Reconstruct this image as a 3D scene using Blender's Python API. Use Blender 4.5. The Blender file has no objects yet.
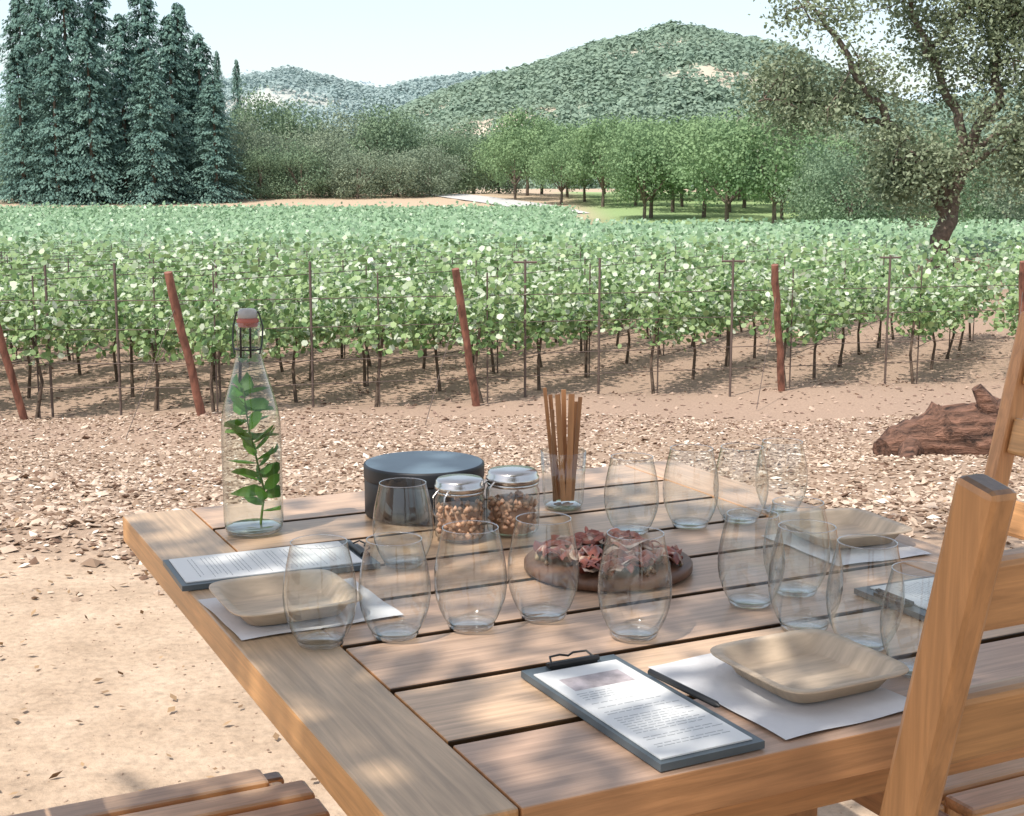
import bpy, math
import numpy as np
from mathutils import Matrix, Vector
rng=np.random.default_rng(7)
sc=bpy.context.scene
COL=bpy.context.collection

# ---------------------------------------------------------------- mesh tools
class MB:
    def __init__(s): s.V=[];s.F=[];s.n=0
    def add(s,v,f,m=0,col=(1,1,1),sm=False):
        v=np.asarray(v,float).reshape(-1,3); f=np.asarray(f,int)
        if f.ndim==1: f=f.reshape(1,-1)
        if len(f)==0: return
        c=np.asarray(col,float)
        if c.ndim==1: c=np.tile(c,(len(f),1))
        s.V.append(v); s.F.append((f+s.n,np.full(len(f),m),c,np.full(len(f),sm)))
        s.n+=len(v)
    def mesh(s,name,mats):
        me=bpy.data.meshes.new(name)
        V=np.concatenate(s.V); K=np.concatenate([np.full(len(f[0]),f[0].shape[1]) for f in s.F])
        vi=np.concatenate([f[0].ravel() for f in s.F])
        st=np.concatenate([[0],np.cumsum(K)[:-1]])
        me.vertices.add(len(V)); me.vertices.foreach_set('co',V.ravel())
        me.loops.add(len(vi)); me.loops.foreach_set('vertex_index',vi.astype(np.int32))
        me.polygons.add(len(K)); me.polygons.foreach_set('loop_start',st.astype(np.int32))
        me.polygons.foreach_set('material_index',np.concatenate([f[1] for f in s.F]).astype(np.int32))
        me.polygons.foreach_set('use_smooth',np.concatenate([f[3] for f in s.F]))
        at=me.attributes.new('Col','FLOAT_COLOR','FACE')
        cc=np.concatenate([f[2] for f in s.F]); cc=np.concatenate([cc,np.ones((len(cc),1))],1)
        at.data.foreach_set('color',cc.ravel().astype(np.float32))
        for m in mats: me.materials.append(m)
        me.update(calc_edges=True); me.validate()
        return me
    def obj(s,name,mats,loc=(0,0,0),rot=0,parent=None,bevel=0):
        o=bpy.data.objects.new(name,s.mesh(name,mats)); COL.objects.link(o)
        o.location=loc; o.rotation_euler=(0,0,rot)
        if parent: o.parent=parent
        if bevel:
            b=o.modifiers.new('bevel','BEVEL'); b.width=bevel; b.segments=2; b.limit_method='ANGLE'; b.angle_limit=math.radians(40)
        return o
def inst(name,me,loc,rot=0,scale=(1,1,1)):
    o=bpy.data.objects.new(name,me); COL.objects.link(o); o.location=loc; o.rotation_euler=(0,0,rot); o.scale=scale; return o
def empty(name,loc=(0,0,0),rot=0):
    o=bpy.data.objects.new(name,None); COL.objects.link(o); o.location=loc; o.rotation_euler=(0,0,rot); o.empty_display_size=.1; return o
BV=np.array([[-1,-1,-1],[1,-1,-1],[1,1,-1],[-1,1,-1],[-1,-1,1],[1,-1,1],[1,1,1],[-1,1,1]])*.5
BF=np.array([[0,3,2,1],[4,5,6,7],[0,1,5,4],[1,2,6,5],[2,3,7,6],[3,0,4,7]])
def box(mb,c,sz,m=0,col=(1,1,1),R=None):
    v=BV*np.array(sz)
    if R is not None: v=v@np.array(R).T
    mb.add(v+np.array(c),BF,m,col)
def nrm(a): return a/(np.linalg.norm(a,axis=-1,keepdims=True)+1e-9)
def beam(mb,a,b,w,h,m=0,col=(1,1,1),side=(1,0,0)):
    a=np.array(a,float);b=np.array(b,float);d=b-a;L=np.linalg.norm(d);z=d/L
    x=np.array(side,float); x=nrm(x-z*(x@z)); y=np.cross(z,x)
    R=np.stack([x,y,z],1); box(mb,(a+b)/2,(w,h,L),m,col,R)
def tube(mb,P,r,seg=8,m=0,col=(1,1,1),sm=True,cap=True,jit=0,rg=None):
    P=np.asarray(P,float); n=len(P); r=np.broadcast_to(np.asarray(r,float),(n,))
    T=nrm(np.gradient(P,axis=0)); ref=np.array([0,0,1.]) if abs(T[0][2])<.8 else np.array([1.,0,0])
    X=nrm(np.cross(T,ref)); Y=np.cross(T,X)
    a=np.linspace(0,2*np.pi,seg,endpoint=False)
    rr=np.ones((n,seg))*r[:,None]
    if jit: rr*=1+jit*(rg or rng).uniform(-1,1,(n,seg))
    V=P[:,None]+rr[...,None]*(np.cos(a)[None,:,None]*X[:,None]+np.sin(a)[None,:,None]*Y[:,None])
    i=np.arange(n-1)[:,None]*seg; j=np.arange(seg)[None]; k=(j+1)%seg
    F=np.stack([i+j,i+k,i+seg+k,i+seg+j],-1).reshape(-1,4)
    mb.add(V.reshape(-1,3),F,m,col,sm)
    if cap:
        mb.add(V[0],np.arange(seg)[::-1],m,col); mb.add(V[-1],np.arange(seg),m,col)
def lathe(mb,prof,seg=40,m=0,col=(1,1,1),c=(0,0,0),sm=True,rf=None):
    prof=np.array(prof,float); n=len(prof); a=np.linspace(0,2*np.pi,seg,endpoint=False)
    r=np.maximum(prof[:,0],1e-5)[:,None]*(np.ones(seg)[None] if rf is None else rf(a)[None])
    V=np.stack([r*np.cos(a),r*np.sin(a),np.broadcast_to(prof[:,1:2],(n,seg))],-1)+np.array(c)
    i=np.arange(n-1)[:,None]*seg; j=np.arange(seg)[None]; k=(j+1)%seg
    F=np.stack([i+j,i+k,i+seg+k,i+seg+j],-1).reshape(-1,4)
    mb.add(V.reshape(-1,3),F,m,col,sm)
DIA=np.array([[-.5,0],[.05,.5],[.5,0],[.05,-.5]])
HEX=np.array([[-.5,0],[-.25,.42],[.15,.38],[.5,0],[.15,-.38],[-.25,-.42]])
def leaves(mb,C,size,col,aspect=.6,nb=None,nj=1.0,tm=DIA,m=0,rg=rng,axis=None):
    N=len(C); size=np.broadcast_to(size,(N,))
    n=rg.normal(size=(N,3))*nj
    if nb is not None: n=n+nb
    n=nrm(n)
    a=rg.normal(size=(N,3)) if axis is None else axis+rg.normal(size=(N,3))*.25
    a=nrm(a-n*(a*n).sum(1,keepdims=True)); b=np.cross(n,a)
    V=C[:,None]+size[:,None,None]*(tm[None,:,0:1]*a[:,None]+aspect*tm[None,:,1:2]*b[:,None])
    k=len(tm); F=np.arange(N*k).reshape(N,k)
    mb.add(V.reshape(-1,3),F,m,col)
def mixc(a,b,t): t=np.asarray(t)[...,None]; return np.array(a)*(1-t)+np.array(b)*t

# ---------------------------------------------------------------- materials
def base(name):
    m=bpy.data.materials.new(name); m.use_nodes=True; nt=m.node_tree; nt.nodes.clear()
    out=nt.nodes.new('ShaderNodeOutputMaterial'); return m,nt,out
def N(nt,t,**k):
    n=nt.nodes.new(t)
    for a,b in k.items(): setattr(n,a,b)
    return n
def vmul(nt,a,b):
    n=N(nt,'ShaderNodeMix',data_type='RGBA',blend_type='MULTIPLY'); n.inputs[0].default_value=1
    nt.links.new(a,n.inputs[6]); nt.links.new(b,n.inputs[7]); return n.outputs[2]
def noise(nt,scale,detail=4,stretch=None,coord='Object',rough=.6,dist=0):
    tc=N(nt,'ShaderNodeTexCoord'); mp=N(nt,'ShaderNodeMapping')
    if stretch: mp.inputs['Scale'].default_value=stretch
    nt.links.new(tc.outputs[coord],mp.inputs[0]); n=N(nt,'ShaderNodeTexNoise'); n.inputs['Scale'].default_value=scale
    n.inputs['Detail'].default_value=detail; n.inputs['Roughness'].default_value=rough; n.inputs['Distortion'].default_value=dist
    nt.links.new(mp.outputs[0],n.inputs['Vector']); return n.outputs['Fac']
def ramp(nt,fac,stops):
    r=N(nt,'ShaderNodeValToRGB'); e=r.color_ramp.elements
    while len(e)<len(stops): e.new(.5)
    for i,(p,c) in enumerate(stops):
        e[i].position=p; e[i].color=(c[0],c[1],c[2],1) if hasattr(c,'__len__') else (c,c,c,1)
    nt.links.new(fac,r.inputs[0]); return r.outputs[0]
def pmat(name,col=(.5,.5,.5),rough=.6,metal=0,attr=False,ns=0,na=.25,stretch=None,bump=0,bs=None,bd=.002,spec=.5,transl=0,ns2=0,na2=.2,coat=0,dist=0,topcol=None):
    m,nt,out=base(name); L=nt.links
    p=N(nt,'ShaderNodeBsdfPrincipled'); p.inputs['Roughness'].default_value=rough; p.inputs['Metallic'].default_value=metal
    p.inputs['Specular IOR Level'].default_value=spec; p.inputs['Coat Weight'].default_value=coat
    rgb=N(nt,'ShaderNodeRGB'); rgb.outputs[0].default_value=(*col,1); c=rgb.outputs[0]
    if topcol:   # weathering on upward-facing faces; TOP also has a sky wash painted in
        g=N(nt,'ShaderNodeNewGeometry'); sp=N(nt,'ShaderNodeSeparateXYZ'); L.new(g.outputs['True Normal'],sp.inputs[0])
        mr=N(nt,'ShaderNodeMapRange'); mr.inputs[1].default_value=.6; mr.inputs[2].default_value=.95; L.new(sp.outputs[2],mr.inputs[0])
        mx=N(nt,'ShaderNodeMix',data_type='RGBA'); L.new(mr.outputs[0],mx.inputs[0]); L.new(c,mx.inputs[6]); mx.inputs[7].default_value=(*topcol,1); c=mx.outputs[2]
    if attr:
        a=N(nt,'ShaderNodeAttribute',attribute_name='Col'); c=vmul(nt,c,a.outputs['Color'])
    if ns: c=vmul(nt,c,ramp(nt,noise(nt,ns,5,stretch,dist=dist),[(.3,1-na),(.7,1+na)]))
    if ns2: c=vmul(nt,c,ramp(nt,noise(nt,ns2,3),[(.3,1-na2),(.7,1+na2)]))
    L.new(c,p.inputs['Base Color'])
    if bump:
        b=N(nt,'ShaderNodeBump'); b.inputs['Strength'].default_value=bump; b.inputs['Distance'].default_value=bd
        L.new(noise(nt,bs or ns or 10,6,stretch),b.inputs['Height']); L.new(b.outputs[0],p.inputs['Normal'])
    if transl:
        t=N(nt,'ShaderNodeBsdfTranslucent'); L.new(c,t.inputs[0]); mx=N(nt,'ShaderNodeMixShader'); mx.inputs[0].default_value=transl
        L.new(p.outputs[0],mx.inputs[1]); L.new(t.outputs[0],mx.inputs[2]); L.new(mx.outputs[0],out.inputs[0])
    else: L.new(p.outputs[0],out.inputs[0])
    return m
def dmat(name):   # cheap diffuse for distant masses
    m,nt,out=base(name); d=N(nt,'ShaderNodeBsdfDiffuse'); a=N(nt,'ShaderNodeAttribute',attribute_name='Col')
    t=N(nt,'ShaderNodeBsdfTranslucent'); mx=N(nt,'ShaderNodeMixShader'); mx.inputs[0].default_value=.3
    nt.links.new(a.outputs['Color'],d.inputs[0]); nt.links.new(a.outputs['Color'],t.inputs[0])
    nt.links.new(d.outputs[0],mx.inputs[1]); nt.links.new(t.outputs[0],mx.inputs[2]); nt.links.new(mx.outputs[0],out.inputs[0]); return m
def thin_glass(name,tint=(.97,.985,.98),edge=(.38,.45,.45),refl=1.0,r0=.075,pw=3.0):
    m,nt,out=base(name); L=nt.links
    lw=N(nt,'ShaderNodeLayerWeight'); lw.inputs[0].default_value=.5
    p5=N(nt,'ShaderNodeMath',operation='POWER'); p5.inputs[1].default_value=pw; L.new(lw.outputs['Facing'],p5.inputs[0])
    ma=N(nt,'ShaderNodeMath',operation='MULTIPLY_ADD'); ma.inputs[1].default_value=.85*refl; ma.inputs[2].default_value=r0; L.new(p5.outputs[0],ma.inputs[0])
    p3=N(nt,'ShaderNodeMath',operation='POWER'); p3.inputs[1].default_value=4.0; L.new(lw.outputs['Facing'],p3.inputs[0])
    mc=N(nt,'ShaderNodeMix',data_type='RGBA'); mc.inputs[6].default_value=(*tint,1); mc.inputs[7].default_value=(*edge,1); L.new(p3.outputs[0],mc.inputs[0])
    t=N(nt,'ShaderNodeBsdfTransparent'); L.new(mc.outputs[2],t.inputs[0])
    g=N(nt,'ShaderNodeBsdfGlossy'); g.inputs['Roughness'].default_value=.05
    mx=N(nt,'ShaderNodeMixShader'); L.new(ma.outputs[0],mx.inputs[0]); L.new(t.outputs[0],mx.inputs[1]); L.new(g.outputs[0],mx.inputs[2])
    L.new(mx.outputs[0],out.inputs[0]); return m

TEAK=(.50,.255,.105); TOP=(.47,.315,.205)  # TOP: weathered teak plus sky reflection painted into the colour
M_wx=pmat('teak_grain_x',TEAK,.36,attr=True,ns=22,na=.26,stretch=(.3,6,6),bump=.25,bs=40,bd=.001,ns2=5,na2=.12,dist=.5,topcol=TOP)
M_wy=pmat('teak_grain_y',TEAK,.36,attr=True,ns=22,na=.26,stretch=(6,.3,6),bump=.25,bs=40,bd=.001,ns2=5,na2=.12,dist=.5,topcol=TOP)
M_wz=pmat('teak_grain_z',(.49,.24,.095),.34,attr=True,ns=20,na=.22,stretch=(6,6,.35),bump=.2,bs=40,bd=.001,dist=.5,topcol=(.14,.09,.06))
M_glass=thin_glass('clear_glass'); M_lens=thin_glass('thick_glass',(.94,.96,.96),(.35,.42,.43),1.0,.22,2.0)
M_black=pmat('dark_clip_metal',(.04,.04,.04),.35,.6)
M_steel=pmat('brushed_steel',(.6,.57,.54),.22,1)
M_paper=pmat('printed_paper',(.76,.76,.74),.6,ns=3,na=.03)
M_ink=pmat('paper_ink',(.42,.43,.43),.7)
M_napkin=pmat('napkin_linen',(.66,.65,.65),.85,ns=30,na=.05,bump=.4,bs=60,bd=.002)
M_clipb=pmat('clipboard_slate',(.085,.11,.125),.4,ns=20,na=.12)
M_plate=pmat('palm_leaf_plate',(.54,.42,.30),.5,ns=9,na=.24,stretch=(1,9,1),bump=.3,bs=30,bd=.001)
M_can=pmat('canister_dark',(.016,.018,.022),.5,ns=30,na=.2)
M_canlid=pmat('canister_lid',(.11,.16,.20),.4,ns=12,na=.12)  # slate lid top, with sky light painted into its blue-grey
M_nut=pmat('spice_contents',(.55,.31,.19),.6,attr=True)
M_stick=pmat('stirring_stick_wood',(.36,.18,.08),.6,attr=True,ns=60,na=.3,stretch=(1,1,.1))
M_boardw=pmat('serving_board_wood',(.12,.055,.03),.45,ns=20,na=.3,stretch=(1,6,1))
M_ham=pmat('cured_ham',(1,1,1),.33,attr=True,ns=70,na=.5,spec=.5)
M_leaf=pmat('herb_leaf',(1,1,1),.5,attr=True,transl=.35,spec=.3)
M_fol=pmat('foliage',(1,1,1),.55,attr=True,transl=.25,spec=.35)
M_vine=pmat('vine_foliage',(1,1,1),.4,attr=True,transl=.3,spec=.6)
M_far=dmat('distant_foliage')
M_bark=pmat('bark',(.15,.115,.09),.9,ns=12,na=.45,bump=.7,bs=14,bd=.03,attr=True)
M_rust=pmat('rusty_post',(.21,.09,.06),.8,ns=6,na=.6,stretch=(3,3,1),bump=.5,bs=20,bd=.006)
M_wire=pmat('trellis_metal',(.13,.095,.08),.6,.2)
M_log=pmat('weathered_log',(.17,.088,.058),.9,ns=5,na=.9,stretch=(.5,4,4),bump=1,bs=5,bd=.1)
M_stone=pmat('gravel_chip',(1,1,1),.85,attr=True,spec=.3)
M_red=pmat('red_gasket',(.36,.10,.07),.5); M_cer=pmat('ceramic_stopper',(.34,.33,.32),.3)

# ---------------------------------------------------------------- terrain
def gz(x,y):
    return np.interp(y,[-60,4,5,8,12,14,100,140,178,400,900,6000],[0,0,-.05,-.5,-1.02,-1.07,-2.5,-1.2,.6,1.5,0,-3])
def gzn(x,y):
    w=np.clip((y-2)/4,0,1)
    return gz(x,y)+w*.03*(np.sin(x*1.7+y*.9)+np.sin(x*.7-y*2.1+1))
ys=np.concatenate([np.arange(-30,2,2),np.arange(2,16,.2),np.arange(16,60,1.5),np.arange(60,200,4),[210,240,300,400,700,1200,2500,6000]])
xs=np.concatenate([-np.array([4000,2000,1000,500,250,150,100,70,50,40,30,25,20,16,13,11]),np.arange(-9,9.1,.3),np.array([11,13,16,20,25,30,40,50,70,100,150,250,500,1000,2000,4000])])
XX,YY=np.meshgrid(xs,ys); ZZ=gzn(XX,YY)
nx=len(xs);ny=len(ys); i=np.arange(ny-1)[:,None]*nx; j=np.arange(nx-1)[None]
mb=MB(); mb.add(np.stack([XX,YY,ZZ],-1).reshape(-1,3),np.stack([i+j,i+j+1,i+nx+j+1,i+nx+j],-1).reshape(-1,4),0,(1,1,1),True)
m,nt,out=base('ground_earth'); L=nt.links
g=N(nt,'ShaderNodeNewGeometry'); sp=N(nt,'ShaderNodeSeparateXYZ'); L.new(g.outputs['Position'],sp.inputs[0])
def sstep(v,a,b):
    r=N(nt,'ShaderNodeMapRange',interpolation_type='SMOOTHSTEP'); r.inputs[1].default_value=a; r.inputs[2].default_value=b; L.new(v,r.inputs[0]); return r.outputs[0]
def mth(op,a,b):
    r=N(nt,'ShaderNodeMath',operation=op)
    for k,x in enumerate((a,b)):
        if isinstance(x,(int,float)): r.inputs[k].default_value=x
        else: L.new(x,r.inputs[k])
    return r.outputs[0]
def mixn(fac,a,b):
    r=N(nt,'ShaderNodeMix',data_type='RGBA'); L.new(fac,r.inputs[0])
    for k,x in ((6,a),(7,b)):
        if isinstance(x,tuple): r.inputs[k].default_value=(*x,1)
        else: L.new(x,r.inputs[k])
    return r.outputs[2]
n1=noise(nt,1.2,5,coord='Object'); yy=mth('ADD',sp.outputs[1],mth('MULTIPLY',mth('SUBTRACT',n1,.5),2.5))
nf=noise(nt,45,6); nm=noise(nt,4,7); 
sand=ramp(nt,nm,[(.3,(.37,.275,.195)),(.5,(.45,.34,.245)),(.7,(.52,.40,.295))])
c=mixn(sstep(yy,4.0,5.0),sand,(.33,.24,.175))
c=mixn(sstep(yy,11.5,13.2),c,(.34,.245,.185))
c=mixn(sstep(yy,128,134),c,(.46,.36,.26))
lawn=mth('MULTIPLY',mth('MULTIPLY',sstep(sp.outputs[0],5,11),sstep(yy,94,98)),mth('SUBTRACT',1.0,sstep(yy,230,250)))
c=mixn(lawn,c,(.27,.37,.17))
c=vmul(nt,c,ramp(nt,nf,[(.25,.72),(.5,1.0),(.75,1.18)]))
p=N(nt,'ShaderNodeBsdfPrincipled'); p.inputs['Roughness'].default_value=.95; p.inputs['Specular IOR Level'].default_value=.15; L.new(c,p.inputs['Base Color'])
b=N(nt,'ShaderNodeBump'); b.inputs['Strength'].default_value=.8; b.inputs['Distance'].default_value=.015; L.new(noise(nt,18,9),b.inputs['Height']); L.new(b.outputs[0],p.inputs['Normal'])
L.new(p.outputs[0],out.inputs[0])
mb.obj('ground',[m])

# gravel / wood-chip band
OCT=np.array([[1,0,0],[-1,0,0],[0,1,0],[0,-1,0],[0,0,1],[0,0,-1]],float)
OF=np.array([[0,2,4],[2,1,4],[1,3,4],[3,0,4],[2,0,5],[1,2,5],[3,1,5],[0,3,5]])
def chips(mb,X,Y,S,cols,flat=.4):
    n=len(X); sc3=S[:,None]*rng.uniform(.4,1,(n,3)); sc3[:,0]*=1.25; sc3[:,2]*=flat
    v=OCT[None]*sc3[:,None]*rng.uniform(.6,1.2,(n,6,1))
    a=rng.uniform(0,6.28,n); t=rng.normal(0,.35,n)
    ca,sa,ct,st_=np.cos(a),np.sin(a),np.cos(t),np.sin(t)
    x=v[...,0]; z=v[...,2]; x2=x*ct[:,None]+z*st_[:,None]; z2=-x*st_[:,None]+z*ct[:,None]; y=v[...,1]
    v=np.stack([x2*ca[:,None]-y*sa[:,None],x2*sa[:,None]+y*ca[:,None],z2],-1)
    v+=np.stack([X,Y,gzn(X,Y)+S*flat*.5],-1)[:,None]
    F=(OF[None]+6*np.arange(n)[:,None,None]).reshape(-1,3)
    mb.add(v.reshape(-1,3),F,0,np.repeat(cols,8,0))
mb=MB(); n=70000
Y=rng.uniform(4.0,14,n); X=rng.uniform(-1,1,n)*(.45*Y+1.2)
edge=4.75+.35*np.sin(X*1.3)+.2*np.sin(X*3.7+1)
keep=(Y>edge)|(rng.random(n)<.06+.5*np.clip(1-(edge-Y)/.3,0,1)**2); X,Y=X[keep],Y[keep]; n=len(X)
t=rng.random(n)**1.3; cols=mixc((.23,.155,.105),(.60,.475,.37),t); g_=rng.random(n)<.14; cols[g_]=np.array((.15,.09,.06)); w_=rng.random(n)<.07; cols[w_]=np.array((.70,.62,.53))
chips(mb,X,Y,rng.uniform(.010,.028,n)*(1+.8*(rng.random(n)<.1)),cols)
n=3500; Y=rng.uniform(1.5,4.8,n); X=rng.uniform(-1,1,n)*(.45*Y+.8)
chips(mb,X,Y,rng.uniform(.002,.007,n),mixc((.20,.13,.09),(.48,.36,.27),rng.random(n)))
n=6000; Y=rng.uniform(12.5,24,n); X=rng.uniform(-1,1,n)*(.45*Y+1)
chips(mb,X,Y,rng.uniform(.015,.05,n),mixc((.2,.13,.1),(.46,.34,.26),rng.random(n)))
mb.obj('gravel',[M_stone])

# fallen leaves
mb=MB(); n=2400; Y=np.concatenate([rng.uniform(1.8,4.8,700),rng.uniform(4.8,11,1700)]); X=rng.uniform(-1,1,n)*(.45*Y+.6)
leaves(mb,np.stack([X,Y,gzn(X,Y)+.010],-1),rng.uniform(.010,.036,n),mixc((.13,.08,.045),(.42,.28,.16),rng.random(n)),.6,nb=np.array([0,0,3.]))
mb.obj('fallen_leaves',[M_stone])

# ---------------------------------------------------------------- vineyard
RD=np.array([.42,.907]); RD/=np.linalg.norm(RD)
starts=[(-3.13,13.7),(-.37,14.56),(3.15,15.68),(6.3,16.7)]
lst=list(starts)
for k in range(1,30): lst.append((6.3+3.0*k,16.7+.95*k))
lst.append((-5.03,13.9))
for k in range(1,42): lst.append((-5.03-2.8*k,13.9-.85*k))
so=sorted(lst); half=[((a[0]+b[0])/2+.2,(a[1]+b[1])/2+.45) for a,b in zip(so[:-1],so[1:])]
lst=lst+half
mb=MB(); tr=MB()
for si,(sx,sy) in enumerate(lst):
    T=np.arange(0.15,190,.5)
    px=sx+RD[0]*T; py=sy+RD[1]*T
    ok=(np.abs(px)<.42*py+4)&(py>13.6)&(py<131)&~((px>5)&(py>97))
    ok&=~((np.abs(px/py-.322)<.042)&(py>23)&(py<45))
    if not ok.any(): continue
    T,px,py=T[ok],px[ok],py[ok]
    for lo,hi,dens,sz in ((0,20,310,.080),(20,30,140,.105),(30,52,66,.16),(52,90,34,.23),(90,151,18,.34)):
        q=(py>=lo)&(py<hi)
        if not q.any(): continue
        n=int(q.sum()*dens); k=rng.integers(0,q.sum(),n)
        cx=px[q][k]+rng.uniform(-.25,.25,n)*RD[0]; cy=py[q][k]+rng.uniform(-.25,.25,n)*RD[1]
        far=np.clip((cy-24)/22,0,1)
        ph=(np.sin((cx*RD[0]+cy*RD[1])*4.2+si*2)*.1+np.sin((cx+cy)*1.3+si)*.1)*(1-.6*far)
        h=rng.beta(1.8,1.8,n)*(.78+ph)+.52; sh=rng.random(n)<.07*(1-.7*far); h[sh]=rng.uniform(1.2,1.7,sh.sum())
        w=rng.normal(0,.19,n)*(1+2.1*far)+np.where(sh,rng.normal(0,.2,n),0)
        cx2=cx+w*RD[1]; cy2=cy-w*RD[0]
        C=np.stack([cx2,cy2,gz(cx2,cy2)+h],-1)
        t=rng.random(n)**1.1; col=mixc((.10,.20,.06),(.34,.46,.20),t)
        hl=rng.random(n)<.18*np.clip((h-.5)/.5,.2,1); col[hl]=np.array((.56,.63,.48))  # pale leaves: shiny highlights painted as leaf colour
        fc=np.array((.26,.405,.24)); fw=(np.clip((cy-17)/22,0,1)*.9)[:,None]  # distance haze put into the colour of far leaves
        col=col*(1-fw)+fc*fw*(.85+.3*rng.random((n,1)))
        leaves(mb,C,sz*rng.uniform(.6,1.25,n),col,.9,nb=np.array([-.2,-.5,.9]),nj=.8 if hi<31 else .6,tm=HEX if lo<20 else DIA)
    q=py<34
    if q.any():
        for a in range(0,int(q.sum()),3):
            x0,y0=px[q][a],py[q][a]; z0=gz(x0,y0)
            j1,j2=rng.normal(0,.05,2)
            P=[(x0,y0,z0-.05),(x0+j1,y0+j2*.5,z0+.35),(x0+j2,y0,z0+.85)]
            tube(tr,P,[.024,.018,.016],5,0,(.75,.7,.65))
            if a%2==0: tube(tr,[(x0+.04,y0,z0-.05),(x0+.04,y0,z0+1.45)],.009,4,1)
        x0,y0=px[q][0],py[q][0]; x1,y1=px[q][-1],py[q][-1]
        for hh in (.42,.8,1.1,1.4):
            tube(tr,[(x0,y0,gz(x0,y0)+hh),((x0+x1)/2,(y0+y1)/2,gz(0,(y0+y1)/2)+hh),(x1,y1,gz(x1,y1)+hh)],.0045,4,1)
mb.obj('vineyard',[M_vine])
for x,y,T_ in [(-4.07,14.0,0),(-4.85,14.2,0),(-3.25,15.0,0),(-2.14,14.48,0),(.145,15.05,1),(1.0,15.6,0),(2.49,15.4,1),(4.6,16.65,1)]:
    z0=gz(x,y); tube(tr,[(x,y,z0-.1),(x,y,z0+1.58)],.015,5,1)
    if T_: tube(tr,[(x-.13,y,z0+1.55),(x+.13,y,z0+1.55)],.013,5,1)
for hh in (.30,.55,.9,1.2):
    sl=[(x,y,gz(x,y)+hh) for x,y in [(-9,12.3),(-5.03,13.95),(-3.1,13.9),(-.3,14.8),(3.2,15.9),(6.3,16.9),(9.5,17.9)]]
    tube(tr,sl,.0045,4,1)
for (x,y) in lst[:4]+[lst[33]]:
    z0=gz(x,y); tube(tr,[(x-.14,y-.25,z0+1.3),(x-.5,y-1.1,z0)],.004,4,1)
tr.obj('vineyard_trellis',[M_bark,M_wire])
for (x,y) in starts+[(-5.03,13.9)]:
    z0=gz(x,y); mb=MB(); P=np.linspace((x,y,z0-.1),(x-.215,y-.4,z0+1.52),9); P[1:-1,:2]+=rng.normal(0,.004,(7,2)); tube(mb,P,.041*(1+rng.normal(0,.04,9)),10,0,jit=.05); mb.obj('vineyard_post',[M_rust])

# ---------------------------------------------------------------- trees
def crown(mb,c,rad,nC,per,leaf,cols,rg,clr=.3,m=1,aspect=.8,low=-.35):
    c=np.array(c);rad=np.array(rad)
    d=nrm(rg.normal(size=(nC*2,3))); d=d[d[:,2]>low][:nC]; nC=len(d)
    cc=c+d*rad*(rg.uniform(.35,1,(nC,1))**.5)*(1-clr*.5)
    cr=rad.mean()*clr*rg.uniform(.6,1.35,nC)
    k=np.repeat(np.arange(nC),per); n=len(k)
    dd=nrm(rg.normal(size=(n,3))+np.array([0,0,.25]))
    P=cc[k]+dd*(cr[k]*rg.uniform(.55,1.1,n))[:,None]*np.array([1,1,.8])
    t=np.clip(rg.random(nC)[k]*.7+rg.random(n)*.3,0,1); col=mixc(cols[0],cols[1],t)
    leaves(mb,P,leaf*rg.uniform(.6,1.3,n),col,aspect,nb=dd*1.2,nj=.6,m=m,rg=rg)
def tree_mesh(nm,H,R,cols,seed,leaf=.4,nC=45,per=55,z0=.15):
    rg=np.random.default_rng(seed); mb=MB()
    tube(mb,[(0,0,-.5),(.1,0,H*.2),(0,.1,H*.6)],[H*.024,H*.018,H*.008],7,0,(1,1,1))
    for k in range(5):
        a=rg.uniform(0,6.28); tube(mb,[(0,0,H*.22),(math.cos(a)*R*.35,math.sin(a)*R*.35,H*.42),(math.cos(a)*R*.6,math.sin(a)*R*.6,H*.62)],[H*.014,H*.009,H*.004],5,0)
    crown(mb,(0,0,H*(z0+(1-z0)/2)),(R,R,H*(1-z0)/2),nC,per,leaf,cols,rg,.36,low=-.85)
    return mb.mesh(nm,[M_bark,M_far])
OLV=((.18,.235,.17),(.33,.395,.28)); OR=((.16,.255,.135),(.29,.41,.215)); GRN=((.15,.225,.15),(.26,.35,.22))  # grove greens paled, distance haze painted in
gv=[tree_mesh('grove_tree',12,6.4,OLV if k not in(1,2) else GRN,20+k,.34,70,115,z0=-.12) for k in range(4)]
ov=[tree_mesh('orchard_tree',9.5,5.1,OR,40+k,.30,60,100,z0=.15) for k in range(3)]
def conifer_mesh(H,R,seed,cols):
    rg=np.random.default_rng(seed); mb=MB()
    tube(mb,[(0,0,-.5),(0,0,H*.5),(0,0,H*.98)],[H*.016,H*.009,.04],7,0)
    nb=int(560*H/25); z=H*(.01+.97*rg.random(nb)**1.15); a=rg.uniform(0,6.28,nb); ln=(R*(1-z/H)**.62+.3)*rg.uniform(.6,1.08,nb)*(1+.18*np.sin(a*3+seed+z*.5))
    per=26; k=np.repeat(np.arange(nb),per); u_=rg.uniform(.15,1,len(k))**.8
    r=ln[k]*u_; zz=z[k]-.34*r+rg.normal(0,.16,len(k))
    aa=a[k]+rg.normal(0,.12,len(k))
    P=np.stack([r*np.cos(aa),r*np.sin(aa),zz],-1); dr=np.stack([np.cos(aa),np.sin(aa),-.6+0*aa],-1)
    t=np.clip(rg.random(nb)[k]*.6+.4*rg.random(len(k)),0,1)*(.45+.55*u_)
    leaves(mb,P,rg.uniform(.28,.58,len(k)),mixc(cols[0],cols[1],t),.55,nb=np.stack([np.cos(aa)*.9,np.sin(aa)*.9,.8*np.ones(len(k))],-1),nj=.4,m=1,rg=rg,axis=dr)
    return mb.mesh('conifer_tree',[M_bark,M_far])
CF=((.11,.20,.18),(.235,.36,.30))  # teal tones include distance haze painted into the needles
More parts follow.
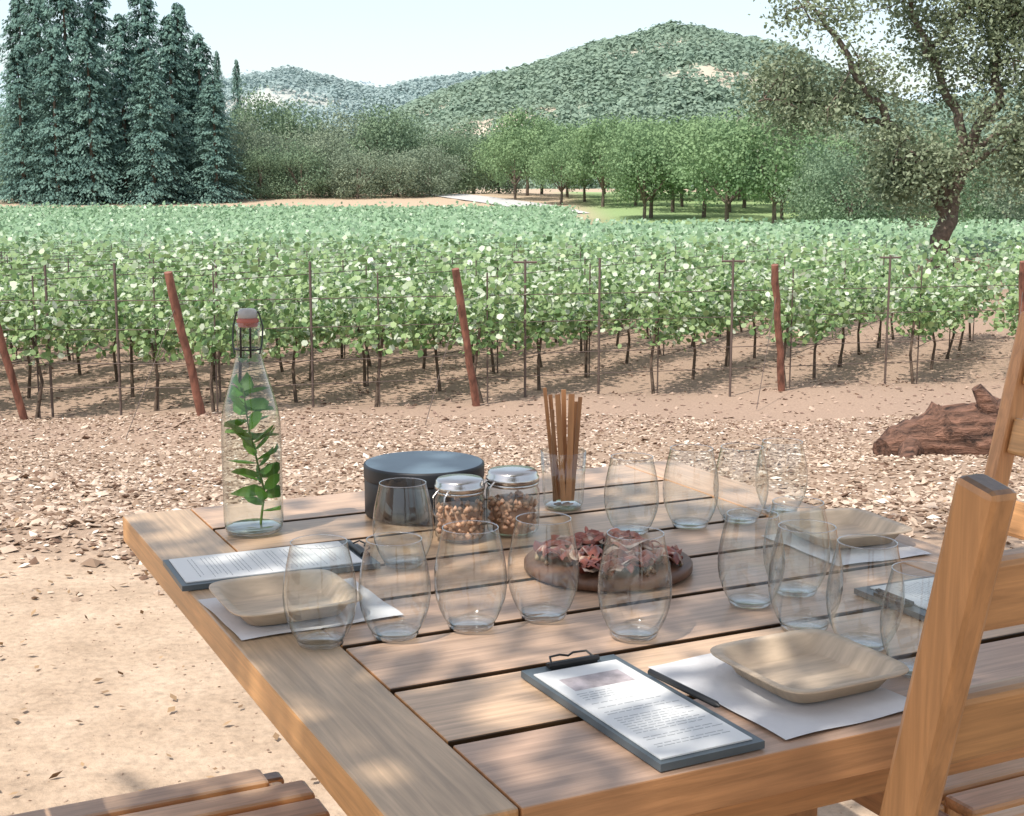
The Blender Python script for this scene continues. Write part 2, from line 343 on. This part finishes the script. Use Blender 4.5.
cf=[conifer_mesh(25,5.6,60+k,CF) for k in range(3)]
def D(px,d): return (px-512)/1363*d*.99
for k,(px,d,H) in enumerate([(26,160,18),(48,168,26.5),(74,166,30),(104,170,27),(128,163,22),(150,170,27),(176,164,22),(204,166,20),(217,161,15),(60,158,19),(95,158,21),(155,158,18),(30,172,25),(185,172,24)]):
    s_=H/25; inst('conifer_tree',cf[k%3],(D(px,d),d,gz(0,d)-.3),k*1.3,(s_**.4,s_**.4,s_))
for px,H in ((222,26),(241,24.5)):
    inst('conifer_tree',cf[1],(D(px,250),250,0),0,(.5,.5,H/25))
for k,(px,d,sx,sz) in enumerate([(248,172,.7,.95),(268,190,1,1.25),(297,196,1,1.15),(322,190,.9,.92),(352,195,.9,1.12),(262,168,.6,.6),(302,170,.7,.66),(330,174,.75,.75),(358,170,.7,.60),(386,182,1,1.08),(412,186,.9,.90),(397,172,.7,.56),(430,176,.75,.64),(450,190,.85,.78),(474,200,1.0,.98),(455,215,1,1.0),(499,205,.75,.78),(-10,200,1,1.2),(10,190,.9,1),(0,230,1,1.3),(285,176,.7,.8),(368,200,.9,.9),(240,185,.8,1.0)]):
    inst('oak_tree',gv[k%4],(D(px,d),d,gz(0,d)-.5),k*2.1,(sx,sx,sz*.96))
rgo=np.random.default_rng(77); k=0
for r in range(7):
    d=122+r*11
    for cidx in range(12):
        x=12+cidx*6.3+r*.5-r*r*.75+rgo.normal(0,1.0); y=d+rgo.normal(0,2.2)-cidx*.3+ (9 if cidx==0 and r==0 else 0)
        if x/y>.235 or x/y<-.012: continue
        s_=rgo.uniform(.78,1.1); inst('orchard_tree',ov[k%3],(x,y,float(gz(0,y))-.2),k*1.7,(s_,s_,s_*rgo.uniform(.88,1.1))); k+=1
for k,(px,d,sx,sz) in enumerate([(825,110,.62,.62),(852,104,.62,.60),(885,108,.62,.58),(908,118,.7,.68),(1010,105,.7,.60),(975,112,.75,.60),(1045,95,.7,.65),(835,135,.8,.85),(940,150,.9,.8)]):
    inst('oak_tree',gv[(k+1)%4],(D(px,d),d,gz(0,d)-.3),k*1.1,(sx,sx,sz))

def limb_tree(nm,loc,limbs,seed,leaf,cols,clen=(1.0,2.2),nleaf=60,spread=.38,barkc=(1,1,1)):
    rg=np.random.default_rng(seed); mb=MB(); tips=[]
    for P,r0,r1,ns,drp in limbs:
        P=np.array(P,float); n=len(P); T=np.linspace(0,n-1,(n-1)*5+1)
        Q=np.stack([np.interp(T,range(n),P[:,i]) for i in range(3)],-1)
        Qs=Q.copy(); Qs[1:-1]=(Q[:-2]+Q[1:-1]*2+Q[2:])/4; Q=Qs; Q[1:-1]+=rg.normal(0,.07,(len(Q)-2,3))*min(1,r0*8)
        tube(mb,Q,np.linspace(r0,r1,len(Q)),9,0,barkc,jit=.08,rg=rg)
        for b in range(ns):
            k=rg.integers(len(Q)//3,len(Q)); p=Q[k]; d=nrm(rg.normal(size=3)*np.array([1,1,.7])+np.array([0,0,.25-drp])); l=rg.uniform(*clen)
            q=[p,p+d*l*.5+rg.normal(0,.1,3),p+d*l+np.array([0,0,-drp*l*.4])]
            rb=max(r1*.7,.018); tube(mb,q,[rb,rb*.6,rb*.3],5,0,barkc)
            for w in range(3):
                e=q[1]+(q[2]-q[1])*rg.random(); d2=nrm(rg.normal(size=3)+np.array([0,0,-drp])); tp=e+d2*l*.4
                tube(mb,[e,tp],[rb*.35,rb*.15],4,0,barkc,cap=False); tips.append(tp)
            tips.append(q[2]); tips.append(q[1])
    tips=np.array(tips); k=np.repeat(np.arange(len(tips)),nleaf); n=len(k)
    P=tips[k]+rg.normal(size=(n,3))*spread*np.array([1,1,.75])*rg.uniform(.5,1.2,len(tips))[k][:,None]
    t=np.clip(rg.random(len(tips))[k]*.6+rg.random(n)*.4,0,1)
    leaves(mb,P,leaf*rg.uniform(.6,1.3,n),mixc(cols[0],cols[1],t),.6,nb=np.array([0,0,.6]),nj=.8,m=1,rg=rg)
    return mb.obj(nm,[M_bark,M_fol],loc)
z0=float(gz(0,40.5))
limbs=[([(0,0,-.3),(-.1,0,1.2),(.1,0,2.4),(.5,.2,3.8)],.34,.22,0,.5),
 ([(0,0,1.9),(-.7,.2,3.2),(-1.7,0,4.5),(-2.6,-.3,5.7),(-3.5,-.2,7.1),(-4.2,0,8.0)],.18,.05,12,.1),
 ([(-1.7,0,4.5),(-3.0,.5,5.0),(-4.6,.5,5.4),(-5.6,.2,5.3)],.10,.03,24,.2),
 ([(.5,.2,3.8),(.2,.3,5.2),(-.6,.6,6.8),(-1.3,.3,8.2),(-1.6,0,9.4)],.16,.04,18,.1),
 ([(.5,.2,3.8),(1.2,0,5.2),(1.3,.2,7.0),(1.9,0,8.8),(2.2,0,10)],.18,.05,34,.1),
 ([(.5,.2,3.8),(1.9,-.6,4.8),(3.2,-1,5.8),(4.4,-1,6.4)],.12,.04,28,.3),
 ([(.1,0,2.4),(-.6,-.5,3.3),(-1.3,-.8,3.8),(-2.0,-1.0,3.5)],.09,.03,24,.5),
 ([(.4,0,3.2),(1.2,-1.0,4.1),(2.4,-1.4,4.3),(3.3,-1.6,3.8)],.09,.03,26,.5),
 ([(1.3,.2,7.0),(2.4,.3,7.8),(3.6,0,8.3)],.09,.03,22,.1),
 ([(-.6,.6,6.8),(.3,.2,7.8),(.8,0,8.9)],.08,.03,16,.1)]
limb_tree('big_oak_tree',(12.8,40.5,z0),limbs,5,.14,((.16,.205,.12),(.35,.40,.26)),clen=(.7,1.7),nleaf=62,spread=.40,barkc=(1.0,.97,.98))

# shade oak standing behind the camera, its canopy over the table
rg=np.random.default_rng(11); lm=[([(0,0,-.2),(.0,.1,1.6),(-.3,.4,3.0)],.26,.17,0,0)]
bx,by=.9,-2.6
for cx_,cy_ in [(-1.7,.2),(-1.2,.9),(-.9,-.4),(-.5,.5),(-1.4,-.7),(-.2,-.3),(-.3,1.4),(.3,.6),(-.9,.2),(.5,3.1),(.9,2.2),(-2.0,-.9),(.6,-.6),(.9,3.7),(1.4,3.9),(1.7,3.2),(-2.35,1.0)]:
    e=np.array([cx_-bx,cy_-by,rg.uniform(3.5,4.3)]); s0=np.array([-.3,.4,2.9])
    lm.append(([s0,s0*.5+e*.5+np.array([0,0,.45]),e],.07,.015,8,.1))
limb_tree('shade_oak_tree',(bx,by,0),lm,12,.085,((.06,.10,.03),(.14,.20,.07)),clen=(.35,.9),nleaf=30,spread=.14)

# ---------------------------------------------------------------- hills
def hill(name,d,depth,ridge,c1,c2,cg,ntree,ts,seed,rough=.02,per=12,thr=-1.1):  # hill colours painted paler and bluer to imitate air haze
    rg=np.random.default_rng(seed); px=np.array([p[0] for p in ridge]); pz=np.array([p[1] for p in ridge])
    X=(px-512)/1363*d; Z=(190-pz)/1363*d+1.25
    def hz(x,y):
        v=(y-d)/depth; prof=np.where(v<0,np.cos(np.clip(v,-1,0)*np.pi/2)**1.3,np.cos(np.clip(v,0,1)*np.pi/2))
        base_=np.interp(x,X,Z); s_=d*.02
        n_=np.sin(x/s_*.5+y/s_*.2)+.6*np.sin(x/s_*1.3-y/s_*.7+2)+.35*np.sin(x/s_*2.9+y/s_*1.9)
        return base_*prof*(1+rough*n_)+rough*.6*d*.06*np.sin(x/s_*.8+2)*np.sin(y/s_*.6)*(1-prof)-3*(prof<.02)
    def dens(x,y): return np.sin(x/(d*.022)+1.3*np.sin(y/(d*.03)))+np.sin(x/(d*.05)-y/(d*.018))
    def cut(y): return thr+1.0*((d-depth+depth*.75-y)/depth)
    gx=np.linspace(X[0],X[-1],260); gy=np.linspace(d-depth,d+depth,90); A,B=np.meshgrid(gx,gy)
    nx=260;i=np.arange(89)[:,None]*nx;j=np.arange(259)[None]; mb=MB()
    C_=np.stack([A,B,hz(A,B)],-1).reshape(-1,3)
    ca=A[:-1,:-1].ravel(); cb=B[:-1,:-1].ravel(); bare=np.clip((cut(cb)+.3-dens(ca,cb)-rg.normal(0,.3,len(ca)))*.8,0,1)
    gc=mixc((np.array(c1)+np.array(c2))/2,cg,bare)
    mb.add(C_,np.stack([i+j,i+j+1,i+nx+j+1,i+nx+j],-1).reshape(-1,4),0,gc,True)
    x=rg.uniform(X[0],X[-1],ntree); y=rg.uniform(d-depth,d+depth*.15,ntree)
    q=dens(x,y)+rg.normal(0,.9,ntree)>cut(y)-.3
    x,y=x[q],y[q]; n=len(x); r=ts*rg.uniform(.45,1.2,n); k=np.repeat(np.arange(n),per)
    dd=nrm(rg.normal(size=(len(k),3))+np.array([0,-.3,.6]))
    P=np.stack([x,y,hz(x,y)+r*.3],-1)[k]+dd*(r[k]*rg.uniform(.6,1.0,len(k)))[:,None]
    t=np.clip(rg.random(n)[k]*.7+.3*rg.random(len(k)),0,1)
    leaves(mb,P,r[k]*.5,mixc(c1,c2,t),1.0,nb=dd*1.1+np.array([0,0,.5]),nj=.35,m=1,rg=rg,tm=HEX)
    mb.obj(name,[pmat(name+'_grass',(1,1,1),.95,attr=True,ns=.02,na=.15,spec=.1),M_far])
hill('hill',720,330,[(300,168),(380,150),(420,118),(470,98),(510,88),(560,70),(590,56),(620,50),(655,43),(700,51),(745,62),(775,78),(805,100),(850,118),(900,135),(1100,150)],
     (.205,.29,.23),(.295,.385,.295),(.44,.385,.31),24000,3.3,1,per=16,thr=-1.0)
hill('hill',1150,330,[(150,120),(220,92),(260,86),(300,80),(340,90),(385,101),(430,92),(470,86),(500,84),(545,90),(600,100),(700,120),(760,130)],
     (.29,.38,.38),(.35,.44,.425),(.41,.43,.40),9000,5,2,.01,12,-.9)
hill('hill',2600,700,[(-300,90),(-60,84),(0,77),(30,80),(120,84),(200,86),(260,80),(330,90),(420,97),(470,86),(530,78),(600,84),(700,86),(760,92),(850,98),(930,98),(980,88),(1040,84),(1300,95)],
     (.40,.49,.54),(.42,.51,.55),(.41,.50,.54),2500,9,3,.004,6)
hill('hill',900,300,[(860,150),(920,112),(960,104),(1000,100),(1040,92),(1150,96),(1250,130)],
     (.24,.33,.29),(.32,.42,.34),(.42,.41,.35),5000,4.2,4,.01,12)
# road
mb=MB(); P=[(-9,178),(-6,172),(-3,165),(0,158),(3,150),(5,140)]
for (a,b) in zip(P[:-1],P[1:]):
    w=3.0; mb.add([(a[0]-w,a[1],gz(0,a[1])+.1),(a[0]+w,a[1],gz(0,a[1])+.1),(b[0]+w,b[1],gz(0,b[1])+.1),(b[0]-w,b[1],gz(0,b[1])+.1)],[0,1,2,3])
mb.obj('road',[pmat('road_pale',(.50,.49,.48),.9,ns=.5,na=.1)])

# ---------------------------------------------------------------- log
mb=MB(); rg=np.random.default_rng(3); n=40; T=np.linspace(0,1,n)
P=np.stack([2.76+1.9*T,9.95+.4*T+.05*np.sin(T*9),-.70+.20*T+.03*np.sin(T*7)],-1)
r=(.13+.20*np.sin(np.clip(T*2.2+.1,0,1.57)))*(1+.05*rg.normal(size=n)); r[0]*=.75; tube(mb,P,r,28,0,jit=.10,rg=rg)
tube(mb,[P[16]+[0,-.1,.12],P[16]+[-.02,-.14,.30],P[16]+[-.12,-.15,.42]],[.12,.07,.04],9,0,jit=.15,rg=rg)
tube(mb,[P[5]+[0,-.05,.0],P[5]+[-.1,-.25,.02],P[5]+[-.16,-.42,-.06]],[.11,.08,.05],9,0,jit=.15,rg=rg)
mb.obj('fallen_log',[M_log])

# ---------------------------------------------------------------- table
ANG=math.radians(26); O=np.array([-.607,2.0685]); U=np.array([math.cos(ANG),math.sin(ANG)]); VV=np.array([math.sin(ANG),-math.cos(ANG)])
def W(s,t,z=.75): p=O+U*s+VV*t; return (float(p[0]),float(p[1]),z)
TW,TL=1.01,1.184
tb=empty('wooden_table',W(0,0,0),ANG)
rg=np.random.default_rng(1)
def wc(a=.12): 
    v=1+rg.uniform(-a,a); return (v,v*(1+rg.uniform(-.03,.03)),v*(1+rg.uniform(-.05,.05)))
mb=MB(); bw=.105; th_=.042
for x in (bw/2,TW-bw/2): box(mb,(x,-TL/2,.75-th_/2),(bw,TL,th_),0,wc())
mb.obj('side_boards',[M_wy],parent=tb,bevel=.003)
mb=MB(); pit=TL/8
for k in range(8):
    y0=-k*pit-(0 if k==0 else .0055); y1=-(k+1)*pit+(0 if k==7 else .0055)
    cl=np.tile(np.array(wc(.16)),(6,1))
    if k<7: cl[2]*=.12  # inner slat sides darkened: gap shade painted into the colour
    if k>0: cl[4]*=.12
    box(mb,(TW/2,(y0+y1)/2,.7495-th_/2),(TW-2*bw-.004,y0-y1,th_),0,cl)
for t in (.10,TL-.10): box(mb,(TW/2,-t,.668),(TW-.2,.025,.07),0,wc())
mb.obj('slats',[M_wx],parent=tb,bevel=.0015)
mb=MB()
for x in (.12,TW/2,TW-.12): box(mb,(x,-TL/2,.6735),(.03,TL-.23,.06),0,wc())
for x in (.40,TW-.36):
    box(mb,(x,-TL/2,.61),(.05,TL-.4,.06),0,wc())
    for t in (.36,TL-.36): box(mb,(x,-t,.29),(.065,.065,.58),1,wc())
mb.obj('legs',[M_wy,M_wz],parent=tb,bevel=.003)

# ---------------------------------------------------------------- chairs
def chair(s,t,ang):
    e=empty('wooden_chair',W(s,t,0),ang); mx=MB(); my=MB(); mz=MB()
    for sx in (-1,1):
        x=.22*sx
        beam(mz,(x,-.215,.0),(x,-.2,.452),.028,.038,0,wc())
        beam(mz,(x,-.2,.44),(x,-.337,1.045),.028,.038,0,wc())
        beam(mz,(x,.2,0),(x,.2,.43),.032,.036,0,wc())
        box(my,(x,0,.405),(.022,.36,.05),0,wc()); box(my,(x,-.005,.18),(.02,.37,.035),0,wc())
    for yy_ in (.2,-.2): box(mx,(0,yy_,.405),(.404,.022,.05),0,wc())
    box(mx,(0,.0,.20),(.418,.02,.035),0,wc())
    for z_ in (.955,.84,.71,.58):
        y_=-.2-(z_-.44)*.225; box(mx,(0,y_,z_),(.411,.018,.062),0,wc(),R=Matrix.Rotation(.22,3,'X'))
    k=7; w=.44/k
    for i_ in range(k): box(my,(-.22+w*(i_+.5),.005,.4395),(w-.009,.45 if 0<i_<k-1 else .36,.018),0,wc(.15))
    for nm,b_,mt in (('cross_rails',mx,M_wx),('seat_slats',my,M_wy),('posts',mz,M_wz)):
        b_.obj(nm,[mt],parent=e,bevel=.006)
chair(.578,1.085,math.radians(26)); chair(1.10,.667,math.radians(116)); chair(-.07,.555,math.radians(-64))

# ---------------------------------------------------------------- glassware
mb=MB()
pr=[(.0,.005),(.020,.005),(.0265,.007),(.0305,.013),(.0355,.024),(.0393,.036),(.041,.048),(.0413,.058),(.0405,.070),(.0385,.083),(.0358,.096),(.033,.108),(.0315,.116)]
lathe(mb,pr,56,0); lathe(mb,[(.0315,.116),(.0319,.1168),(.0312,.1174),(.0307,.1166)],56,1)
lathe(mb,[(0,.0008),(.021,.0008),(.0255,.002),(.0272,.006),(.0270,.008)],48,1)
gm=mb.mesh('wine_glass',[M_glass,M_lens])
for s,t in [(.086,.724),(.17,.735),(.287,.464),(.26,.743),(.352,.747),(.413,.853),(.654,.444),(.752,.452),(.838,.459),(.930,.437),(.602,.812),(.68,.799),(.603,.915),(.622,.995),(.618,1.085)]:
    q=rng.uniform(.97,1.03); inst('stemless_wine_glass',gm,W(s,t,.7505),rng.uniform(0,6),(q,q,q*rng.uniform(.98,1.02)))

# bottle with herb sprig
M_bot=thin_glass('bottle_glass',(.93,.97,.955),(.28,.36,.34),1.0,.05,2.6)
mb=MB(); lathe(mb,[(0,.003),(.036,.003),(.042,.008),(.0435,.02),(.0435,.150),(.0425,.168),(.039,.188),(.0335,.208),(.0275,.228),(.0225,.246),(.0185,.264),(.0168,.280),(.0163,.298),(.0185,.300),(.0185,.309),(.0155,.311)],56,0)
lathe(mb,[(0,.001),(.036,.001),(.041,.004),(.0415,.010),(.03,.013),(0,.015)],48,1)
lathe(mb,[(.0135,.304),(.0160,.311),(.0160,.315),(.0135,.317)],24,3); lathe(mb,[(.0135,.317),(.0145,.319),(.014,.326),(.010,.330),(0,.331)],24,4)
for sx in (-1,1):
    tube(mb,[(sx*.016,0,.325),(sx*.0215,.001,.304),(sx*.021,-.008,.280),(sx*.018,-.012,.266)],.0013,6,2)
tube(mb,[(-.016,0,.325),(0,0,.328),(.016,0,.325)],.0014,6,2)
a=np.linspace(0,2*np.pi,25); tube(mb,np.stack([.0188*np.cos(a),.0188*np.sin(a),.272+0*a],-1),.0014,6,2,cap=False)
tube(mb,[(-.007,-.019,.305),(-.007,-.023,.262),(.007,-.023,.262),(.007,-.019,.305)],.0017,6,2)
rg=np.random.default_rng(8); stem=np.array([(.010,.0,.012),(.016,.005,.06),(.006,.003,.11),(-.004,.0,.16),(-.010,0,.215)])
tube(mb,stem,[.0020,.0018,.0015,.0012,.0008],6,6,(.16,.24,.06))
def sprig(mb,p,d,l,w,col,m=6):
    d=nrm(np.array(d)); sd=nrm(np.cross(d,[0,0,1.])+rg.normal(0,.5,3)); nn=np.cross(d,sd); T=[0,.15,.4,.7,1]; Wd=[.05,.7,1,.65,.02]
    V=[];
    for t_,w_ in zip(T,Wd):
        cc=np.array(p)+d*l*t_-np.array([0,0,1])*l*.25*t_*t_; V+= [cc-sd*w*w_*.5+nn*w*.18*w_,cc,cc+sd*w*w_*.5+nn*w*.18*w_]
    F=[]
    for q in range(4): F+=[[3*q,3*q+1,3*q+4,3*q+3],[3*q+1,3*q+2,3*q+5,3*q+4]]
    V=np.array(V); rr=np.hypot(V[:,0],V[:,1]); lim=np.interp(V[:,2],[0,.15,.19,.23,.26],[.0405,.040,.035,.024,.016]); k_=np.minimum(1,lim/np.maximum(rr,1e-6)); V[:,0]*=k_; V[:,1]*=k_
    mb.add(V,F,m,col,True)
for i_ in range(36):
    t_=.10+.90*(i_/35)**.85; p=np.array([np.interp(t_*4,range(5),stem[:,q]) for q in range(3)]); a=i_*2.4+rg.uniform(-.3,.3)
    g_=rg.uniform(.6,1.3); sprig(mb,p,(math.cos(a),.6*math.sin(a),rg.uniform(.1,1.1)),rg.uniform(.045,.066),rg.uniform(.019,.027),(.12*g_,.27*g_,.04*g_))
mb.obj('swing_top_bottle',[M_bot,M_lens,M_black,M_red,M_cer,M_glass,M_leaf],W(.156,.195,.7505))

# round canister
mb=MB(); lathe(mb,[(0,.001),(.091,.001),(.093,.003),(.093,.055),(.092,.057)],72,0)
lathe(mb,[(.092,.057),(.0935,.0575),(.0942,.060),(.0942,.077),(.0935,.0795),(.091,.0805)],72,0); lathe(mb,[(.091,.0805),(.04,.0808),(0,.0808)],72,1)
mb.obj('round_canister',[M_can,M_canlid],W(.43,.19,.7505))
# storage jars
def jar(s,t,seed,sc_=1):
    rg=np.random.default_rng(seed); mb=MB()
    lathe(mb,[(0,.003),(.03,.003),(.034,.008),(.035,.02),(.035,.062),(.031,.071),(.031,.076)],48,0)
    for k in range(170):
        r=.029*math.sqrt(rg.random()); a=rg.uniform(0,6.28); z=.009+.045*rg.random(); q=rg.uniform(.0035,.006); v=rg.uniform(.5,1.6)
        if k%2: r=.029
        V=OCT*q*rg.uniform(.7,1.2,(6,1)); mb.add(V+np.array([r*math.cos(a),r*math.sin(a),z]),OF,1,(v,v,v),True)
    lathe(mb,[(0,.005),(.026,.005),(.027,.05),(0,.052)],30,1,(.7,.7,.7))
    lathe(mb,[(.0325,.074),(.0345,.0745),(.0345,.081),(.0325,.083),(.0325,.087),(.030,.090),(.012,.0915),(0,.0915)],48,2)
    lathe(mb,[(.0315,.069),(.0335,.070),(.0335,.0735),(.0315,.0742)],40,2)
    tube(mb,[(.034,-.008,.078),(.044,-.009,.070),(.045,-.009,.045),(.038,-.007,.038)],.0014,6,2); tube(mb,[(.034,.008,.078),(.044,.009,.070),(.045,.009,.045),(.038,.007,.038)],.0014,6,2)
    mb.obj('storage_jar',[M_glass,M_nut,M_steel],W(s,t,.7505),rg.uniform(3,5)).scale=(sc_*1.06,sc_*1.06,sc_)
jar(.412,.368,1,1.0); jar(.496,.370,2,1.06)
# tumbler with wooden sticks
mb=MB(); rf=lambda a:1+.025*np.abs(np.sin(a*9))
lathe(mb,[(0,.004),(.029,.004),(.0315,.01),(.033,.04),(.0355,.092),(.0347,.092)],108,0,rf=rf); lathe(mb,[(0,.001),(.029,.001),(.030,.006),(.02,.009),(0,.009)],40,1)
for (x0,y0,x1,y1,h,w) in [(-.012,.0,-.030,.004,.192,.0055),(-.006,.008,-.021,.012,.180,.006),(.0,-.006,-.010,-.012,.184,.008),(.004,.004,.0,.012,.188,.007),(.008,-.004,.012,-.008,.184,.009),(.014,.0,.026,.0,.178,.006),(.008,.012,.021,.018,.168,.006),(-.014,-.008,-.018,-.016,.160,.005)]:
    v=rng.uniform(.6,1.5); beam(mb,(x0,y0,.012),(x1,y1,h),w,.004,2,(v,v*.95,v*.9),side=(U[0],U[1]*.3,0))
mb.obj('tumbler_of_wooden_sticks',[M_glass,M_lens,M_stick],W(.640,.258,.7505))

# charcuterie board: loosely folded slices of cured ham
mb=MB(); lathe(mb,[(0,.001),(.108,.001),(.112,.004),(.112,.012),(.109,.015),(0,.0152)],64,0)
rg=np.random.default_rng(21)
for k in range(48):
    r=.088*math.sqrt(rg.random()); a0=rg.uniform(0,6.28); cx,cy=r*math.cos(a0),r*math.sin(a0); a=rg.uniform(0,6.28)
    nu,nv=22,9; Uu,Vv=np.meshgrid(np.linspace(-1,1,nu),np.linspace(-1,1,nv)); ph=rg.uniform(0,6,4); l=rg.uniform(.018,.030); w=rg.uniform(.011,.019)
    wv=w*np.sqrt(np.clip(1-.75*Uu**2,0,1))
    x=Uu*l+.004*np.sin(Vv*2+ph[0]); y=Vv*wv+.005*np.sin(Uu*2+ph[1]); hb=max(0,.020*(1-r/.09))*rg.random()
    z=.0175+hb+.0035*(1+np.sin(Uu*3.8+ph[2]+Vv*.8))+.0045*(1+np.sin(Vv*5+ph[3]+Uu))*.8
    ca,sa=math.cos(a),math.sin(a); V=np.stack([cx+x*ca-y*sa,cy+x*sa+y*ca,z],-1).reshape(-1,3)
    i=np.arange(nv-1)[:,None]*nu;j=np.arange(nu-1)[None]; F=np.stack([i+j,i+j+1,i+nu+j+1,i+nu+j],-1).reshape(-1,4)
    vv=(np.repeat(np.arange(nv-1),nu-1)); c0=rg.random(); cm=np.tile(mixc((.15,.032,.02),(.36,.12,.08),c0),(len(F),1))*rg.uniform(.9,1.1,(len(F),1)); fat=(vv==0); cm[fat]=(.52,.38,.29); cm[vv==1]=cm[vv==1]*.6+np.array((.45,.30,.22))*.4
    mb.add(V,F,1,cm,True)
for k in range(36):
    a=rg.uniform(0,6.28); r=rg.uniform(.07,.1); q=rg.uniform(.004,.007); V=OCT*q*rg.uniform(.7,1.2,(6,1)); mb.add(V+np.array([r*math.cos(a),r*math.sin(a),.018]),OF,1,mixc((.16,.09,.05),(.42,.30,.17),rg.random()),True)
mb.obj('charcuterie_board',[M_boardw,M_ham],W(.525,.600,.7505),1)

# palm-leaf plates
mb=MB(); 
def sq(a,p=6): return 1/((np.abs(np.cos(a))**p+np.abs(np.sin(a))**p)**(1/p))
lathe(mb,[(0,.001),(.054,.001),(.058,.002),(.068,.018),(.070,.0195),(.079,.0205),(.0795,.0215),(.079,.0225),(.0705,.0218),(.0685,.0205),(.0665,.0175),(.0575,.0055),(.056,.0042),(.0545,.0038),(.03,.0036),(0,.0036)],96,0,rf=sq)
pm=mb.mesh('plate',[M_plate])
for s,t,z,k in ((.085,.590,.7535,.0),(.497,1.056,.7535,.02),(.905,.612,.7535,-.1)): inst('palm_leaf_plate',pm,W(s,t,z),ANG+k,(1,1,1))
def napkin(s,t,w,l,r):
    mb=MB(); n=16; A,B=np.meshgrid(np.linspace(-.5,.5,n),np.linspace(-.5,.5,n)); Z=.0016+.0009*np.sin(A*9+B*4)+.0006*np.sin(B*13)
    i=np.arange(n-1)[:,None]*n;j=np.arange(n-1)[None]; mb.add(np.stack([A*w*(1+.03*B),B*l,Z],-1).reshape(-1,3),np.stack([i+j,i+j+1,i+n+j+1,i+n+j],-1).reshape(-1,4),0,(1,1,1),True)
    mb.obj('napkin',[M_napkin],W(s,t,.7505),ANG+r)
napkin(.105,.585,.20,.175,.03); napkin(.466,1.055,.175,.222,.04); napkin(.890,.640,.16,.18,-.05)
# clipboards
def clipboard(s,t,w,l,rot,photo=False,pen=False,seed=0):
    rg=np.random.default_rng(seed); mb=MB()
    box(mb,(0,0,.004),(w,l,.007),0)
    box(mb,(-.002,-.006,.0085),(w*.88,l*.90,.0014),1)
    y=l*.33
    if photo: box(mb,(-.002,l*.26,.0093),(w*.62,l*.13,.0002),4,(1,1,1)); y=l*.16
    while y>-l*.40:
        x=-w*.36; end=w*rg.uniform(.2,.36)
        while x<end:
            q=rg.uniform(.004,.012); box(mb,(x+q/2,y,.0093),(q,.0010,.0002),2); x+=q+.002
        y-=.0055 if rg.random()<.75 else .012
    box(mb,(0,l*.47,.0098),(.055,.013,.004),3); tube(mb,[(-.03,l*.455,.012),(.03,l*.455,.012)],.003,8,3)
    tube(mb,[(-.026,l*.455,.012),(-.022,l*.50,.017),(-.008,l*.515,.016),(0,l*.50,.015),(.008,l*.515,.016),(.022,l*.50,.017),(.026,l*.455,.012)],.0012,6,3)
    if pen: tube(mb,[(w*.46,l*.20,.014),(w*.52,-l*.20,.0145),(w*.525,-l*.22,.0140)],[.0034,.0034,.001],10,3)
    mb.obj('clipboard_with_menu',[M_clipb,M_paper,M_ink,M_black,pmat('menu_photo',(.46,.40,.40),.6,ns=40,na=.5)],W(s,t,.7505),rot,bevel=0)
clipboard(.298,1.045,.112,.262,ANG+.02,True,True,1)
clipboard(.125,.392,.135,.262,ANG-math.pi/2-.03,False,False,2)
clipboard(.865,.895,.125,.24,ANG+math.pi/2,False,False,3)

# ---------------------------------------------------------------- light, sky, camera
sd=nrm(np.array([-.646*.5,-.763*.5,.866]))
w=bpy.data.worlds.new('World'); sc.world=w; w.use_nodes=True; nt=w.node_tree; bg=nt.nodes['Background']
sky=nt.nodes.new('ShaderNodeTexSky'); sky.sky_type='NISHITA'; sky.sun_disc=False; sky.sun_elevation=math.asin(sd[2]); sky.sun_rotation=math.atan2(sd[0],sd[1]); sky.air_density=1.0; sky.dust_density=2.0; sky.ozone_density=1.0
tc=nt.nodes.new('ShaderNodeTexCoord'); sp=nt.nodes.new('ShaderNodeSeparateXYZ'); nt.links.new(tc.outputs['Generated'],sp.inputs[0])
mr=nt.nodes.new('ShaderNodeValToRGB'); nt.links.new(sp.outputs[2],mr.inputs[0])
e=mr.color_ramp.elements; e[0].position=0; e[0].color=(3.7,3.5,3.1,1); e[1].position=.7; e[1].color=(2.8,2.6,2.3,1)  # haze colour added over the sky, also to lift ambient fill
el=e.new(.12); el.color=(2.9,3.15,3.1,1)
ad=nt.nodes.new('ShaderNodeMix'); ad.data_type='RGBA'; ad.blend_type='ADD'; ad.inputs[0].default_value=1
nt.links.new(sky.outputs[0],ad.inputs[6]); nt.links.new(mr.outputs[0],ad.inputs[7])
nt.links.new(ad.outputs[2],bg.inputs[0]); bg.inputs[1].default_value=.15
ld=bpy.data.lights.new('sun','SUN'); ld.energy=5; ld.angle=math.radians(.53); ld.color=(1,.94,.86); lo=bpy.data.objects.new('sun',ld); COL.objects.link(lo)
lo.rotation_euler=Vector(sd).to_track_quat('Z','Y').to_euler(); lo.location=(-5,-5,12)
cam=bpy.data.cameras.new('camera'); co=bpy.data.objects.new('camera',cam); COL.objects.link(co); sc.camera=co
co.location=(0,0,1.25); co.rotation_euler=(math.radians(90-9.1),0,0); cam.sensor_width=36; cam.lens=1363/1024*36; cam.clip_start=.05; cam.clip_end=9000
sc.view_settings.view_transform='Standard'; sc.view_settings.look='None'; sc.view_settings.exposure=0
